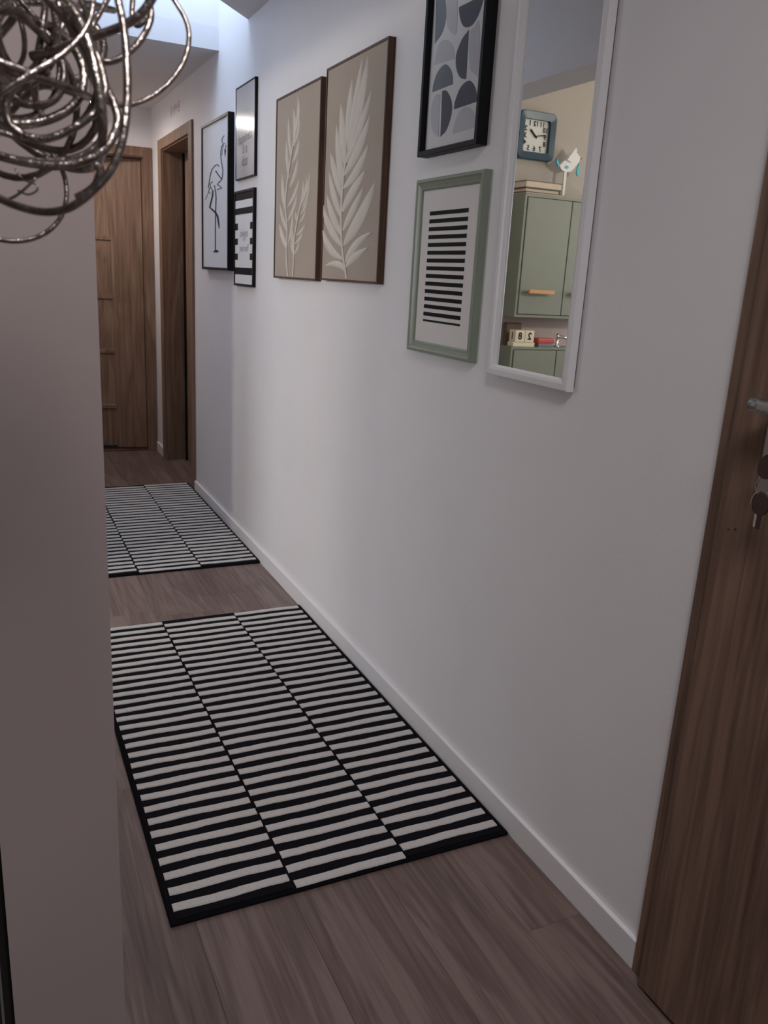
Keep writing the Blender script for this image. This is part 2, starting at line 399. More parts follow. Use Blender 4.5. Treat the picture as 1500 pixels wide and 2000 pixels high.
# baseboards
bm = bmesh.new(); box(bm, WX-.012, WX, 0.985, 4.885, 0, .067, .003, 2)
struct(obj('baseboard_right', bm, M['white_trim']), 'long white baseboard along the picture wall', 'baseboard')
bm = bmesh.new(); box(bm, WX-.012, WX, 5.868, BACKY-.014, 0, .067, .003, 2)
struct(obj('baseboard_far', bm, M['white_trim']), 'short white baseboard piece between the two far doors', 'baseboard')

# ------------------------------------------------------------------ doors
# near entrance door, closed, standing proud of its casing
d1 = thing('door_1', (WX, 0.5, 0))
def child(name, bm, m, parent, smooth=False):
    p = parent
    off = Vector((0, 0, 0))
    while p: off += p.location; p = p.parent
    bmesh.ops.translate(bm, verts=bm.verts, vec=-off)
    return obj(name, bm, m, parent, smooth=smooth)
bm = bmesh.new(); box(bm, WX-.012, WX, 0.925, 0.985, 0, 2.08, .002, 1); box(bm, WX-.012, WX, -.01, .05, 0, 2.08, .002, 1); box(bm, WX-.012, WX, .05, .925, 2.0, 2.08, .002, 1)
child('casing', bm, M['door'], d1)
child('leaf', B(WX-.032, WX-.013, 0.04, 0.945, 0.009, 2.02, .002, 2), M['door'], d1)
bm = bmesh.new()
px_ = WX-.032
pl = []
for k in range(9):                            # long plate with rounded ends
    a = math.pi*k/8; pl.append((px_, .853+.021*math.cos(a), 1.225+.021*math.sin(a)))
for k in range(9):
    a = math.pi+math.pi*k/8; pl.append((px_, .853+.021*math.cos(a), 1.028+.021*math.sin(a)))
prism(bm, pl, (-.006, 0, 0)); hp = child('handle_plate', bm, M['steel'], d1)
bm = bmesh.new()
tube(bm, [(px_-.006, .853, 1.158), (px_-.03, .853, 1.158), (px_-.043, .882, 1.158)], [.010, .010, .0105], 14)
box(bm, px_-.053, px_-.035, .730, .865, 1.149, 1.168, .006, 3)
child('door_handle', bm, M['steel'], d1, True)
bm = bmesh.new(); tube(bm, [(px_-.006, .853, 1.068), (px_-.012, .853, 1.068)], .0085, 16); child('lock_cylinder', bm, M['steel_bright'], d1)
bm = bmesh.new()
for dy, dz in ((.006, 0), (-.007, .004)):
    yy, zz = on_wall(1428, 1036, .033)
    tube(bm, [(px_+.001, yy+dy, zz+dz), (px_-.0012, yy+dy, zz+dz)], .0016, 8)
child('screw_hole', bm, M['key_black'], d1)
struct(d1, 'oak entrance door with steel handle plate at the right edge', 'door')
# bunch of keys hanging in the lock
kb = thing('key_bunch', (px_-.012, .853, 1.03))
bm = bmesh.new()
box(bm, px_-.028, px_-.012, .8515, .8545, 1.062, 1.074); child('key_blade', bm, M['steel_bright'], kb)
bm = bmesh.new()
def key_head(bm, c, r, ang, sx=.0035, ln=1.25):
    pts = []
    for k in range(14):
        a = 2*math.pi*k/14; p = Vector((math.cos(a)*r, math.sin(a)*r*ln))
        p = Vector((p.x*math.cos(ang)-p.y*math.sin(ang), p.x*math.sin(ang)+p.y*math.cos(ang)))
        pts.append((c[0], c[1]+p.x, c[2]+p.y))
    prism(bm, pts, (-sx, 0, 0))
key_head(bm, (px_-.028, .838, 1.072), .0165, .5, .007); child('key_head', bm, M['key_black'], kb)
bm = bmesh.new(); R_ = []
for k in range(24):
    a = 2*math.pi*k/24; R_.append((px_-.034+.004*math.cos(a), .838+.0145*math.sin(a), 1.043+.0145*math.cos(a)))
tube(bm, R_, .0011, 6, True); child('key_ring', bm, M['steel_bright'], kb)
for k, (dy, tl) in enumerate(((.003, .20), (-.002, .10), (-.009, -.05))):
    bm = bmesh.new(); key_head(bm, (px_-.030-.005*k, .841+dy, 1.016), .014, tl, .003)
    hd = child('hanging_key', bm, M['key_black'] if k else M['steel_bright'], kb)
    bm = bmesh.new(); box(bm, px_-.032-.005*k, px_-.030-.005*k, .8375+dy, .8445+dy, .978, 1.004)
    child('blade', bm, M['key_black'] if k == 2 else M['steel_bright'], hd)
tag(kb, 'bunch of dark keys on a ring hanging from the entrance door lock', 'keys')

# far door in the right wall: casing, deep jamb lining and set-back leaf
d2 = thing('door_2', (WX, 5.375, 0))
bm = bmesh.new()
OUT0, OUT1, OUTZ = 4.885, 5.868, 2.078
box(bm, WX-.012, WX+.001, OUT0, DR0+.006, 0, OUTZ, .002, 1); box(bm, WX-.012, WX+.001, DR1-.006, OUT1, 0, OUTZ, .002, 1); box(bm, WX-.012, WX+.001, DR0+.006, DR1-.006, DRZ-.006, OUTZ, .002, 1)
child('casing', bm, M['far_oak'], d2)
bm = bmesh.new()
box(bm, WX+.001, WX+.13, DR1-.014, DR1, 0, DRZ); box(bm, WX+.001, WX+.13, DR0, DR0+.014, 0, DRZ); box(bm, WX+.001, WX+.13, DR0+.014, DR1-.014, DRZ-.014, DRZ)
child('jamb', bm, M['far_oak'], d2)
child('leaf', B(WX+.135, WX+.155, DR0+.005, DR1-.04, .008, DRZ-.01, .002, 1), M['far_oak'], d2)
bm = bmesh.new(); box(bm, WX+.12, WX+.135, DR1-.05, DR1-.036, 0, DRZ-.016); child('seal', bm, M['black_satin'], d2)
bm = bmesh.new(); tube(bm, [(WX+.134, DR0+.08, 1.05), (WX+.09, DR0+.08, 1.05), (WX+.085, DR0+.085, 1.05), (WX+.085, DR0+.19, 1.05)], .008, 10); child('door_handle', bm, M['steel'], d2, True)
struct(d2, 'oak casing and deep jamb of the far door in the picture wall', 'door')
# wall closing off the room behind that door
struct(obj('wall_side_room', B(WX+WT, WX+WT+.05, DR0-.2, DR1+.2, F0, 2.4), M['wall']), 'unlit wall just behind the far side door', 'wall')

# end door, ajar, hinged on the right and swung away
d3 = thing('door_3', (0.64, BACKY, 0))
bm = bmesh.new()
box(bm, DB0-.05, DB0+.006, BACKY-.012, BACKY+.001, 0, DBZ+.055, .002, 1); box(bm, DB1-.006, DB1+.05, BACKY-.012, BACKY+.001, 0, DBZ+.055, .002, 1); box(bm, DB0+.006, DB1-.006, BACKY-.012, BACKY+.001, DBZ-.006, DBZ+.055, .002, 1)
child('casing', bm, M['far_oak'], d3)
bm = bmesh.new()
box(bm, DB0, DB0+.012, BACKY+.001, BACKY+.14, 0, DBZ); box(bm, DB1-.012, DB1, BACKY+.001, BACKY+.14, 0, DBZ); box(bm, DB0+.012, DB1-.012, BACKY+.001, BACKY+.14, DBZ-.012, DBZ)
child('jamb', bm, M['far_oak'], d3)
bm = bmesh.new(); box(bm, DB0+.012, DB1-.012, BACKY, BACKY+.05, 0, .006); child('threshold', bm, M['walnut'], d3)
leaf = thing('leaf', (DB1-.016-.64, .045, 0)); leaf.parent = d3; leaf.rotation_euler = (0, 0, math.radians(-13))
LW = DB1-DB0-.034
bm = bmesh.new(); box(bm, -LW*.27, 0, 0, .04, .012, DBZ-.016, .002, 1); obj('slab', bm, M['far_oak'], leaf)
bm = bmesh.new(); box(bm, -LW, -LW*.70, 0, .04, .012, DBZ-.016, .002, 1); obj('stile', bm, M['far_oak'], leaf)
zr = [.012]
for pv in (790, 683, 578, 465, 330): zr.append(CAMH+(ray(200, pv).z/ray(200, pv).y)*(BACKY+.2))
zr = [max(.012, z) for z in zr]+[DBZ-.016]
for a, b in zip(zr, zr[1:]):
    if b-a > .05: obj('panel', B(-LW*.70, -LW*.27, .010, .032, a+.012, b-.012), M['far_oak'], leaf)
for z in zr[1:-1]: obj('rail', B(-LW*.70, -LW*.27, .002, .038, z-.014, z+.014, .002, 1), M['far_oak'], leaf)
struct(d3, 'oak end door standing ajar, with four inset rails', 'door')

# ------------------------------------------------------------------ rugs
def make_rug(x0, y0, label):
    RW, RL = 0.825, 1.542
    t = thing('striped_rug', (x0, y0, 0))
    bm = bmesh.new(); box(bm, 0, RW, 0, RL, 0.0002, .0075, .003, 2)
    obj('backing', bm, M['rug_black'], t)
    bm = bmesh.new(); e = .009
    tube(bm, [(e/2, e/2, .0065), (RW-e/2, e/2, .0065), (RW-e/2, RL-e/2, .0065), (e/2, RL-e/2, .0065)], .0042, 8, True)
    obj('border', bm, M['rug_black'], t, smooth=True)
    cols = [(.014, .2685, 1), (.2745, .5445, 0), (.5505, RW-.014, 1)]
    per = (RL-.009-.030-.026)/29.0
    for (xa, xb, side) in cols:
        # black pile of the column
        bm = bmesh.new(); box(bm, xa, xb, .010, RL-.010, .007, .0098); obj('black_pile', bm, M['rug_black'], t)
        for k in range(30):
            y = (.031 if side else .006)+k*per; hh = .0255
            bm = bmesh.new(); N = 13; top = []; bot = []
            ph = random.random()*6
            for i in range(N):
                f = i/(N-1); x = xa+(xb-xa)*f+(random.uniform(-.0015, .0015) if i in (0, N-1) else 0)
                wob = .0012*math.sin(ph+f*7)
                bot.append((x, y+wob+random.uniform(-.0009, .0009))); top.append((x, y+hh+wob+random.uniform(-.0009, .0009)))
            zt, zb = .0122, .009
            va = [bm.verts.new((x, yy, zb)) for x, yy in bot]; vb = [bm.verts.new((x, yy+.0025, zt)) for x, yy in bot]
            vc = [bm.verts.new((x, yy-.0025, zt)) for x, yy in top]; vd = [bm.verts.new((x, yy, zb)) for x, yy in top]
            for i in range(N-1):
                for p, q in ((va, vb), (vb, vc), (vc, vd)): bm.faces.new((p[i], p[i+1], q[i+1], q[i]))
            bm.faces.new((va[0], vb[0], vc[0], vd[0])); bm.faces.new((va[-1], vd[-1], vc[-1], vb[-1]))
            obj('white_stripe', bm, M['rug_white'], t)
    tag(t, label, 'rug', 'striped runner rugs'); return t
rug1 = make_rug(.262, 1.431, 'black and white striped rug in front, with its whole near edge in view')
rug2 = make_rug(.268, 3.523, 'black and white striped rug farther off, before the far doors')

# ------------------------------------------------------------------ pictures on the right wall
def simple_frame(name, y0, y1, z0, z1, depth, rail, recess, fm, label, paper, glass=False):
    t = thing(name, (WX, (y0+y1)/2, z0))
    prof = [(0, 0), (0, depth-.001), (.001, depth), (rail-.001, depth), (rail, depth-.001), (rail, 0)]
    child('frame', frame_mesh(y0, y1, z0, z1, prof), fm, t)
    pd = depth-recess
    child('print', B(WX-pd, WX-pd+.003, y0+rail-.002, y1-rail+.002, z0+rail-.002, z1-rail+.002), paper, t)
    if glass:
        g = bmesh.new(); xg = WX-pd-.0035
        vs = [g.verts.new(p) for p in ((xg, y0+rail, z0+rail), (xg, y0+rail, z1-rail), (xg, y1-rail, z1-rail), (xg, y1-rail, z0+rail))]
        f_ = g.faces.new(vs); f_.normal_update()
        if f_.normal.x > 0: f_.normal_flip()
        me = bpy.data.meshes.new('glass'); bmesh.ops.translate(g, verts=g.verts, vec=-t.location); g.to_mesh(me); g.free()
        obj('glass', me, M['picture_glass'], t)
    tag(t, label, 'picture', 'framed pictures on the corridor wall')
    return t, pd
def sub(parent, name, bm, m):
    return child(name, bm, m, parent)

# leaf canvases with relief leaves
def leaf_strip(bm, P, wd, to_yz, depth, N=10):
    """a pointed leaf along a bezier in crop pixels: edges low, midrib raised"""
    b, c, tp = [Vector(p) for p in P]
    ctr = [(1-t)**2*b+2*(1-t)*t*c+t*t*tp for t in [i/N for i in range(N+1)]]
    rows = []
    for i, p in enumerate(ctr):
        t = i/N; tn = (ctr[min(i+1, N)]-ctr[max(i-1, 0)]).normalized(); nr = Vector((-tn.y, tn.x))
        ww = wd*((t+.02)**.75)*((1-t)**.85)/.372 if t < 1 else .4
        ww = max(ww, 5 if t < .5 else .5)
        row = []
        for s, h in ((-.5, .0), (-.42, .0022), (0, .0036), (.42, .0022), (.5, .0)):
            y, z = to_yz(*(p+nr*ww*s)); row.append(bm.verts.new((WX-depth-h, y, z)))
        rows.append(row)
    for a, d in zip(rows, rows[1:]):
        for k in range(4): bm.faces.new((a[k], a[k+1], d[k+1], d[k]))
def canvas(name, y0, y1, z0, z1, label, leaves, stems, to_yz):
    t = thing(name, (WX, (y0+y1)/2, z0)); D = .022
    raw = to_yz
    def to_yz(a, b):                          # leaves stay inside the frame
        y, z = raw(a, b); return min(max(y, y0+.009), y1-.009), min(max(z, z0+.009), z1-.009)
    prof = [(0, 0), (0, D), (.007, D), (.007, 0)]
    child('frame', frame_mesh(y0, y1, z0, z1, prof), M['walnut'], t)
    child('canvas', B(WX-D+.003, WX-.002, y0+.007, y1-.007, z0+.007, z1-.007), M['linen'], t)
    dep = D-.003
    for (b, c, tp, wd) in leaves:
        bm = bmesh.new(); leaf_strip(bm, (b, c, tp), wd, to_yz, dep); child('leaf', bm, M['leaf'], t, True)
    for px, ww in stems:
        bm = bmesh.new(); sm = [(p.x, p.y) for p in catmull([(a, b, 0) for a, b in px], 5)]
        ribbon(bm, sm, ww, dep, to_yz, .003); child('stem', bm, M['leaf'], t)
    tag(t, label, 'picture', 'framed pictures on the corridor wall'); return t
def cropA(a, b): return on_wall(620+a/8.333, 90+b/8.333, .0195)
DB_ = 230*8.333
def Bc(a, b): return (a, b+DB_)
L2 = [
 (Bc(475, 1680), Bc(560, 1500), Bc(835, 1362), 130), (Bc(462, 1600), Bc(600, 1230), Bc(900, 1115), 120),
 (Bc(432, 1330), Bc(640, 1010), Bc(950, 290), 175), (Bc(420, 1090), Bc(540, 800), Bc(765, 370), 105),
 (Bc(412, 780), Bc(520, 480), Bc(800, 90), 125), (Bc(430, 400), Bc(590, 260), (845, 1590), 125),
 (Bc(440, 190), Bc(640, -130), (865, 1130), 130), ((480, 1900), (700, 1330), (890, 720), 100),
 ((520, 1760), (700, 950), (835, 165), 125), ((520, 1740), (590, 1000), (745, 195), 105),
 (Bc(455, 1760), Bc(360, 1560), Bc(130, 1662), 125), (Bc(430, 1560), Bc(170, 1480), Bc(90, 1080), 130),
 (Bc(415, 1360), Bc(190, 1130), Bc(85, 680), 120), (Bc(400, 1180), Bc(230, 920), Bc(160, 500), 110),
 (Bc(390, 880), Bc(240, 560), Bc(200, 120), 100), (Bc(402, 560), Bc(280, 210), (220, 1720), 105),
 (Bc(415, 380), (330, 1850), (320, 1270), 105), ((450, 1960), (390, 1450), (395, 935), 110), ((505, 1700), (470, 1150), (582, 515), 95)]
canvas('leaf_canvas', 2.353, 2.831, 1.290, 1.960, 'beige canvas with one large plaster leaf, in a thin walnut frame', L2,
       [([Bc(478, 1870), Bc(455, 1700), Bc(412, 1400), Bc(392, 1000), Bc(397, 700), Bc(415, 400), (450, 1960), (520, 1700)], 26)], cropA)
def cropC(a, b): return on_wall(525+a/10.526, 180+b/10.526, .0195)
DD = 180*10.526
def Dc(a, b): return (a, b+DD)
def lf(b, tp, wd, bend=0.12):
    bx, by = b; tx, ty = tp; mx, my = (bx+tx)/2, (by+ty)/2
    sgn = 1 if tx > bx else -1
    return (b, (mx+sgn*abs(ty-by)*bend*.5, my+abs(tx-bx)*.3), tp, wd)
L1 = [lf((560, 820), (612, 55), 62), lf((510, 1120), (515, 315), 58), lf((470, 1380), (420, 515), 56), lf((530, 1100), (642, 505), 50),
 lf((425, 1780), (375, 1000), 58), lf((490, 1480), (632, 950), 62), lf((440, 1960), (602, 1365), 66), lf(Dc(335, 520), (288, 1690), 66),
 lf(Dc(390, 480), (632, 1775), 62), lf(Dc(390, 760), Dc(592, 195), 62), lf(Dc(372, 960), Dc(240, 425), 66), lf(Dc(372, 1330), Dc(228, 825), 84), lf(Dc(395, 1260), Dc(500, 575), 50),
 lf(Dc(720, 320), (855, 1630), 46), lf(Dc(705, 380), (788, 1695), 44), lf(Dc(660, 480), (712, 1770), 44), lf(Dc(690, 500), Dc(850, 15), 46),
 lf(Dc(640, 640), Dc(812, 315), 50), lf(Dc(625, 820), Dc(765, 525), 50), lf(Dc(560, 1060), Dc(758, 815), 62), lf(Dc(540, 1230), Dc(712, 975), 62),
 lf(Dc(528, 1450), Dc(638, 1165), 46), lf(Dc(590, 800), Dc(560, 560), 44), lf(Dc(515, 1340), Dc(490, 905), 46), lf(Dc(510, 1430), Dc(460, 1180), 46)]
canvas('leaf_canvas', 2.879, 3.364, 1.286, 1.947, 'beige canvas with two slender plaster sprigs, in a thin walnut frame', L1,
       [([Dc(398, 1890), Dc(365, 1450), Dc(385, 950), Dc(350, 400), (400, 1750), (520, 1000)], 22),
        ([Dc(500, 1890), Dc(518, 1500), Dc(535, 1100), Dc(600, 720), Dc(690, 300)], 22)], cropC)

# flamingo print
t, pd = simple_frame('flamingo_picture', 4.05, 4.58, 1.302, 2.0, .030, .013, .006, M['black'], 'tall white print with a line-drawn flamingo in a black frame', M['paper'])
def cropF(a, b): return on_wall(385+a/12.5, 235+b/12.5, pd+.0005)
G = 135*12.5
bm = bmesh.new()
for px, ww in [
  ([(660, 370), (612, 440), (605, 520), (640, 575), (690, 560)], 16), ([(640, 575), (600, 640), (578, 760), (578, 890), (600, 1050), (628, 1210), (622, 1330), (602, 1440)], 20),
  ([(700, 600), (702, 660)], 18), ([(650, 600), (620, 700), (605, 860)], 10),
  ([(540, 1130), (490, 1075), (430, 1112), (362, 1200), (320, 1350), (296, 1500), (272, 1650)], 20),
  ([(450, 1230), (530, 1350), (602, 1440), (550, 1500), (490, 1560), (600, 1650), (488, 1692)], 24),
  ([(380, 1495), (315, 1560), (340, 1660), (385, 1720), (445, 1715), (420, 1580)], 18), ([(305, 1640), (280, 1750), (325, 1790)], 18), ([(290, 1720), (240, 1850), (200, 1945)], 12),
  ([(450, 1720), (462, 60+G+140), (452, 540+G), (446, 900+G), (446, 1460+G)], 24), ([(380, 40+G), (382, 130+G), (310, 440+G), (445, 560+G), (500, 660+G), (528, 850+G), (536, 960+G)], [30, 38, 40, 46, 44, 34, 14])]:
    ribbon(bm, px, ww, pd+.0002, cropF, .0006)
wall_poly(bm, [cropF(*p) for p in [(690, 650), (706, 760), (682, 905), (662, 730)]], pd+.0002, .0006)
wall_poly(bm, [cropF(*p) for p in [(385, 1530+G), (445, 1462+G), (545, 1510+G), (480, 1545+G)]], pd+.0002, .0006)
child('flamingo_drawing', bm, M['ink'], t)
# two small quote prints
t, pd = simple_frame('quote_picture', 3.682, 3.984, 1.700, 2.084, .013, .006, .003, M['black'], 'glazed white quote print in a thin black frame, above the striped quote print', M['paper'], True)
for s, z, sz, rt, m_ in (('happiness', 1.868, .056, .06, M['ink_soft']), ('is a', 1.822, .058, 0, M['ink_soft']), ('kiss', 1.772, .062, 0, M['ink_soft'])):
    o = wall_text('lettering', s, sz, 3.842, z, pd+.0005, m_, None, rt, .3, .0012)
    o.data.transform(Matrix.Translation(-t.location)); o.parent = t
t, pd = simple_frame('quote_picture', 3.686, 3.996, 1.238, 1.653, .015, .010, .004, M['black'], 'small quote print with black bars and notches, below the glazed quote print', M['paper'])
y0, y1, z0, z1 = 3.696, 3.986, 1.248, 1.643; HH = .415; ZT = 1.653
bm = bmesh.new()
for a, b in ((.02, .10), (.18, .245), (.803, .878)): wall_poly(bm, [(y0, ZT-a*HH), (y1, ZT-a*HH), (y1, ZT-b*HH), (y0, ZT-b*HH)], pd, .0006)
for a, b in ((.336, .406), (.495, .562), (.655, .722)):
    for ya, yb in ((y0, y0+.046), (y1-.046, y1)): wall_poly(bm, [(ya, ZT-a*HH), (yb, ZT-a*HH), (yb, ZT-b*HH), (ya, ZT-b*HH)], pd, .0006)
child('printed_bars', bm, M['ink_black'], t)
for s, v, sz in (('always', .445, .050), ('be', .50, .028), ('yourself', .60, .044)):
    o = wall_text('lettering', s, sz, 3.841, ZT-v*HH, pd+.0005, M['ink_soft'], None, 0, .2)
    o.data.transform(Matrix.Translation(-t.location)); o.parent = t

# half-circle print in black box frame
t, pd = simple_frame('shapes_picture', 1.818, 2.120, 1.622, 2.045, .030, .013, .016, M['black_satin'], 'abstract print of grey half circles in a deep black box frame', M['paper'], True)
def cropE(a, b): return on_wall(810+a/6.45, b/6.45, pd)
def shape(pts, m, closed_arc=True):
    sm = [(p.x, p.y) for p in catmull([(a, b, 0) for a, b in pts], 4)]
    yz = [cropE(*p) for p in sm]
    yz = [(min(max(y, 1.833), 2.105), min(max(z, 1.637), 2.03)) for y, z in yz]
    bm = bmesh.new(); wall_poly(bm, yz, pd+.0001, .0006); child('printed_shape', bm, m, t)
shape([(285, -250), (345, -190), (385, -40), (398, 150), (390, 270), (345, 420), (255, 552)], M['slate2'])
shape([(880, -70), (850, 60), (800, 200), (730, 312), (660, 345), (610, 322), (575, 240), (558, 110), (570, 85)], M['slate'])
shape([(685, 375), (600, 490), (535, 650), (518, 760), (530, 880), (570, 970), (620, 997), (650, 990)], M['slate'])
shape([(222, 1165), (240, 1050), (295, 900), (380, 812), (440, 850), (477, 940), (485, 1060)], M['slate2'])
shape([(348, 1145), (400, 1142), (450, 1225), (472, 1340), (455, 1480), (400, 1640), (325, 1725)], M['slate'])
shape([(495, 1380), (512, 1270), (580, 1100), (680, 1016), (742, 1060), (780, 1160), (787, 1280)], M['slate'])
shape([(325, 1190), (260, 1200), (215, 1330), (205, 1520), (230, 1660), (300, 1730)], M['pale'])
shape([(475, 1690), (500, 1560), (570, 1400), (650, 1345), (725, 1390), (765, 1490), (772, 1600)], M['pale'])
shape([(245, 820), (270, 680), (320, 540), (400, 500), (470, 560), (500, 650), (505, 740)], M['pale'])
shape([(700, 400), (760, 330), (815, 300), (820, 930), (760, 935), (700, 860), (685, 640)], M['pale'])
shape([(410, -80), (400, 200), (420, 350), (470, 415), (530, 400), (545, -80)], M['pale'])

# sage frame with striped print
t = thing('striped_print', (WX, 1.96, 1.118))
prof = [(0, 0), (0, .016), (.003, .020), (.008, .0205), (.012, .018), (.020, .0150), (.026, .0135), (.028, .0115), (.030, .008), (.030, 0)]
child('frame', frame_mesh(1.786, 2.135, 1.118, 1.567, prof), M['sage_frame'], t)
child('mat_board', B(WX-.009, WX-.004, 1.815, 2.106, 1.147, 1.538), M['mat_board'], t)
bm = bmesh.new(); py0, py1, pz1 = 1.8635, 2.0640, 1.4850
for k in range(15):
    a = k*.01985; b = a+(.0100 if k < 14 else .0052)
    wall_poly(bm, [(py0, pz1-a), (py1, pz1-a), (py1, pz1-b), (py0, pz1-b)], .009, .0008)
child('printed_stripes', bm, M['ink_black'], t)
bm = bmesh.new(); tube(bm, [(WX-.0145, 1.974, 1.5495), (WX-.0165, 1.974, 1.5495)], .0035, 10); child('hanger_nail', bm, M['grey'], t)
tag(t, 'sage green frame holding a print of black stripes on white', 'picture', 'framed pictures on the corridor wall')

# wall mirror
t = thing('wall_mirror', (WX, 1.545, 1.103))
my0, my1, mz0, mz1 = 1.389, 1.701, 1.103, 2.285
prof = [(0, .004), (0, .020), (.002, .022), (.014, .0225), (.020, .021), (.023, .017), (.0245, .013), (.0245, .004)]
child('frame', frame_mesh(my0, my1, mz0, mz1, prof), M['white_trim'], t)
child('mirror_glass', B(MIRX, MIRX+.003, my0+.023, my1-.023, mz0+.023, mz1-.023), M['mirror_glass'], t)
bm = bmesh.new(); box(bm, WX-.0065, WX-.0005, my0+.002, my1-.004, mz0+.010, mz1-.008); child('backing_board', bm, M['brown'], t)
tag(t, 'tall narrow wall mirror in a white frame, reflecting the kitchen', 'mirror')

# chalk marks above the far door
for s, u, v, sz in (('K+M+B', 342, 214, .085),):
    y, z = on_wall(u, v, 0)
    o = wall_text('chalk_writing', s, sz, y, z, .0006, M['chalk'], None, 0, .1)
    tag(o, 'faint chalk letters on the wall above the far door casing', 'writing')

# ------------------------------------------------------------------ wire ball pendant lamp
LC = at_depth(55, 110, .68)
lamp = thing('pendant_lamp', LC)
def wire(pts, r, closed=False):
    bm = bmesh.new(); tube(bm, [p-LC for p in pts], r*1.15, 8, closed); return obj('wire_loop', bm, M['wire'], lamp, smooth=True)
def traced(px, d0, d1, r, bow=0.0):
    n = len(px); P = []
    for i, (u, v) in enumerate(px):
        f = i/(n-1); P.append(at_depth(u, v, d0+(d1-d0)*f+bow*math.sin(math.pi*f)))
    wire(catmull(P, 8), r)
traced([(300, -60), (340, 0), (363, 40), (369, 75), (361, 115), (340, 150), (312, 178), (280, 197), (250, 205), (218, 202), (190, 185)], .70, .66, .0019, .02)
traced([(222, -60), (231, 0), (241, 50), (247, 110), (249, 180), (245, 240), (235, 290), (215, 335), (185, 370), (150, 398), (120, 411), (85, 414), (45, 406), (0, 388), (-60, 350)], .60, .62, .0026, -.02)
traced([(-60, 455), (0, 468), (35, 471), (70, 464), (100, 447), (121, 420), (130, 385), (127, 350), (116, 322), (95, 290)], .70, .72, .0019, .01)
traced([(-50, 290), (0, 305), (50, 317), (110, 324), (160, 316), (200, 296), (222, 265), (230, 235), (222, 200), (205, 170)], .63, .65, .0030)
traced([(-40, 240), (0, 238), (40, 262), (80, 272), (120, 262), (160, 240), (190, 214), (205, 180), (200, 140), (185, 100), (160, 60), (130, 30), (100, 10)], .62, .64, .0027)
traced([(185, 322), (196, 330), (190, 355), (175, 372), (150, 386)], .63, .64, .0028)
traced([(215, -10), (195, 25), (180, 55), (178, 90)], .70, .70, .0020)
traced([(310, -25), (280, 22), (245, 48), (200, 66), (150, 82), (110, 98), (60, 110)], .64, .66, .0030)
traced([(285, -20), (295, 30), (280, 70), (255, 100), (225, 118), (195, 122)], .68, .67, .0024)
traced([(262, -30), (258, 30), (270, 50), (290, 25), (288, -30)], .70, .70, .0020)
traced([(30, 330), (45, 350), (70, 360), (72, 372), (55, 380), (35, 372)], .66, .66, .0007)
traced([(70, 348), (45, 372), (20, 388), (-20, 398)], .66, .66, .0010)
traced([(220, 60), (195, 68), (165, 84), (135, 92), (100, 92)], .69, .69, .0024)
# the ring left of centre and tangled inner loops
traced([(95, 138), (55, 148), (28, 170), (12, 200), (18, 240), (45, 265)], .61, .62, .0030)
traced([(25, 195), (55, 205), (95, 202), (118, 180), (125, 140), (112, 90), (112, 50)], .66, .66, .0026)
rnd = random.Random(11)
for k in range(15):
    R0 = rnd.uniform(.042, .088); ax = Vector((rnd.uniform(-1, 1), rnd.uniform(-1, 1), rnd.uniform(-1, 1))).normalized()
    e1 = ax.orthogonal().normalized(); e2 = ax.cross(e1)
    c = at_depth(rnd.uniform(-35, 130), rnd.uniform(-10, 200), .68+rnd.uniform(-.045, .05))
    p1, p2, p3 = rnd.uniform(0, 6), rnd.uniform(0, 6), rnd.uniform(0, 6); a1, a2 = rnd.uniform(.05, .22), rnd.uniform(.05, .2)
    pts = []
    for i in range(48):
        a = 2*math.pi*i/48; rr = R0*(1+a1*math.sin(2*a+p1)+a2*.5*math.sin(3*a+p2))
        pts.append(c+(e1*math.cos(a)*rr+e2*math.sin(a)*rr*.85)+ax*R0*.25*math.sin(2*a+p3))
    wire(pts, rnd.choice([.0020, .0026, .0029, .0033]), True)
topz = czs(LC.x)
bm = bmesh.new(); tube(bm, [(0, 0, .06), (0, 0, .20), (0, 0, topz-LC.z-.02)], .0022, 8); obj('cord', bm, M['black_satin'], lamp)
bm = bmesh.new(); lathe(bm, [(.005, -.062), (.05, -.055), (.055, -.012), (.055, .012)], (0, 0, topz-LC.z)); obj('ceiling_cup', bm, M['steel'], lamp, smooth=True)
bm = bmesh.new(); lathe(bm, [(.004, .03), (.010, .034), (.011, .06), (.007, .08)], (-.02, 0, 0), 16); obj('socket', bm, M['steel'], lamp, smooth=True)
tag(lamp, 'pendant lamp of tangled silver wire loops hanging in the foreground', 'lamp')

# slim black cabinet left of the partition end
t = thing('slim_cabinet', (-.20, 1.34, 0))
child('body', B(-.36, -.034, 1.24, 1.435, 0, .72, .004, 2), M['bin'], t)
child('edge_strip', B(-.052, -.048, 1.2375, 1.2405, .03, .70), M['grey'], t)
tag(t, 'slim black cabinet at the lower left edge beside the partition', 'cabinet')

# ------------------------------------------------------------------ lamps of the place
t = thing('ceiling_lamp', (.54, 5.60, 2.205))
bm = bmesh.new(); lathe(bm, [(.10, 0), (.132, .004), (.132, .02)], (0, 0, 0), 32); obj('diffuser', bm, M['ceil_glow'], t, smooth=True)
bm = bmesh.new(); lathe(bm, [(.134, .004), (.145, .006), (.145, .052), (.13, .058)], (0, 0, 0), 32); obj('rim', bm, M['white_trim'], t)
bm = bmesh.new(); lathe(bm, [(.12, .058), (.12, .0995)], (0, 0, 0), 32); obj('mount', bm, M['white_trim'], t)
tag(t, 'round ceiling lamp at the corridor end, mostly hidden behind the partition edge', 'lamp')
t = thing('globe_lamp', (-2.5, 2.4, 2.16))
bm = bmesh.new(); bmesh.ops.create_uvsphere(bm, u_segments=24, v_segments=16, radius=.12); obj('globe', bm, M['lamp_glow'], t, smooth=True)
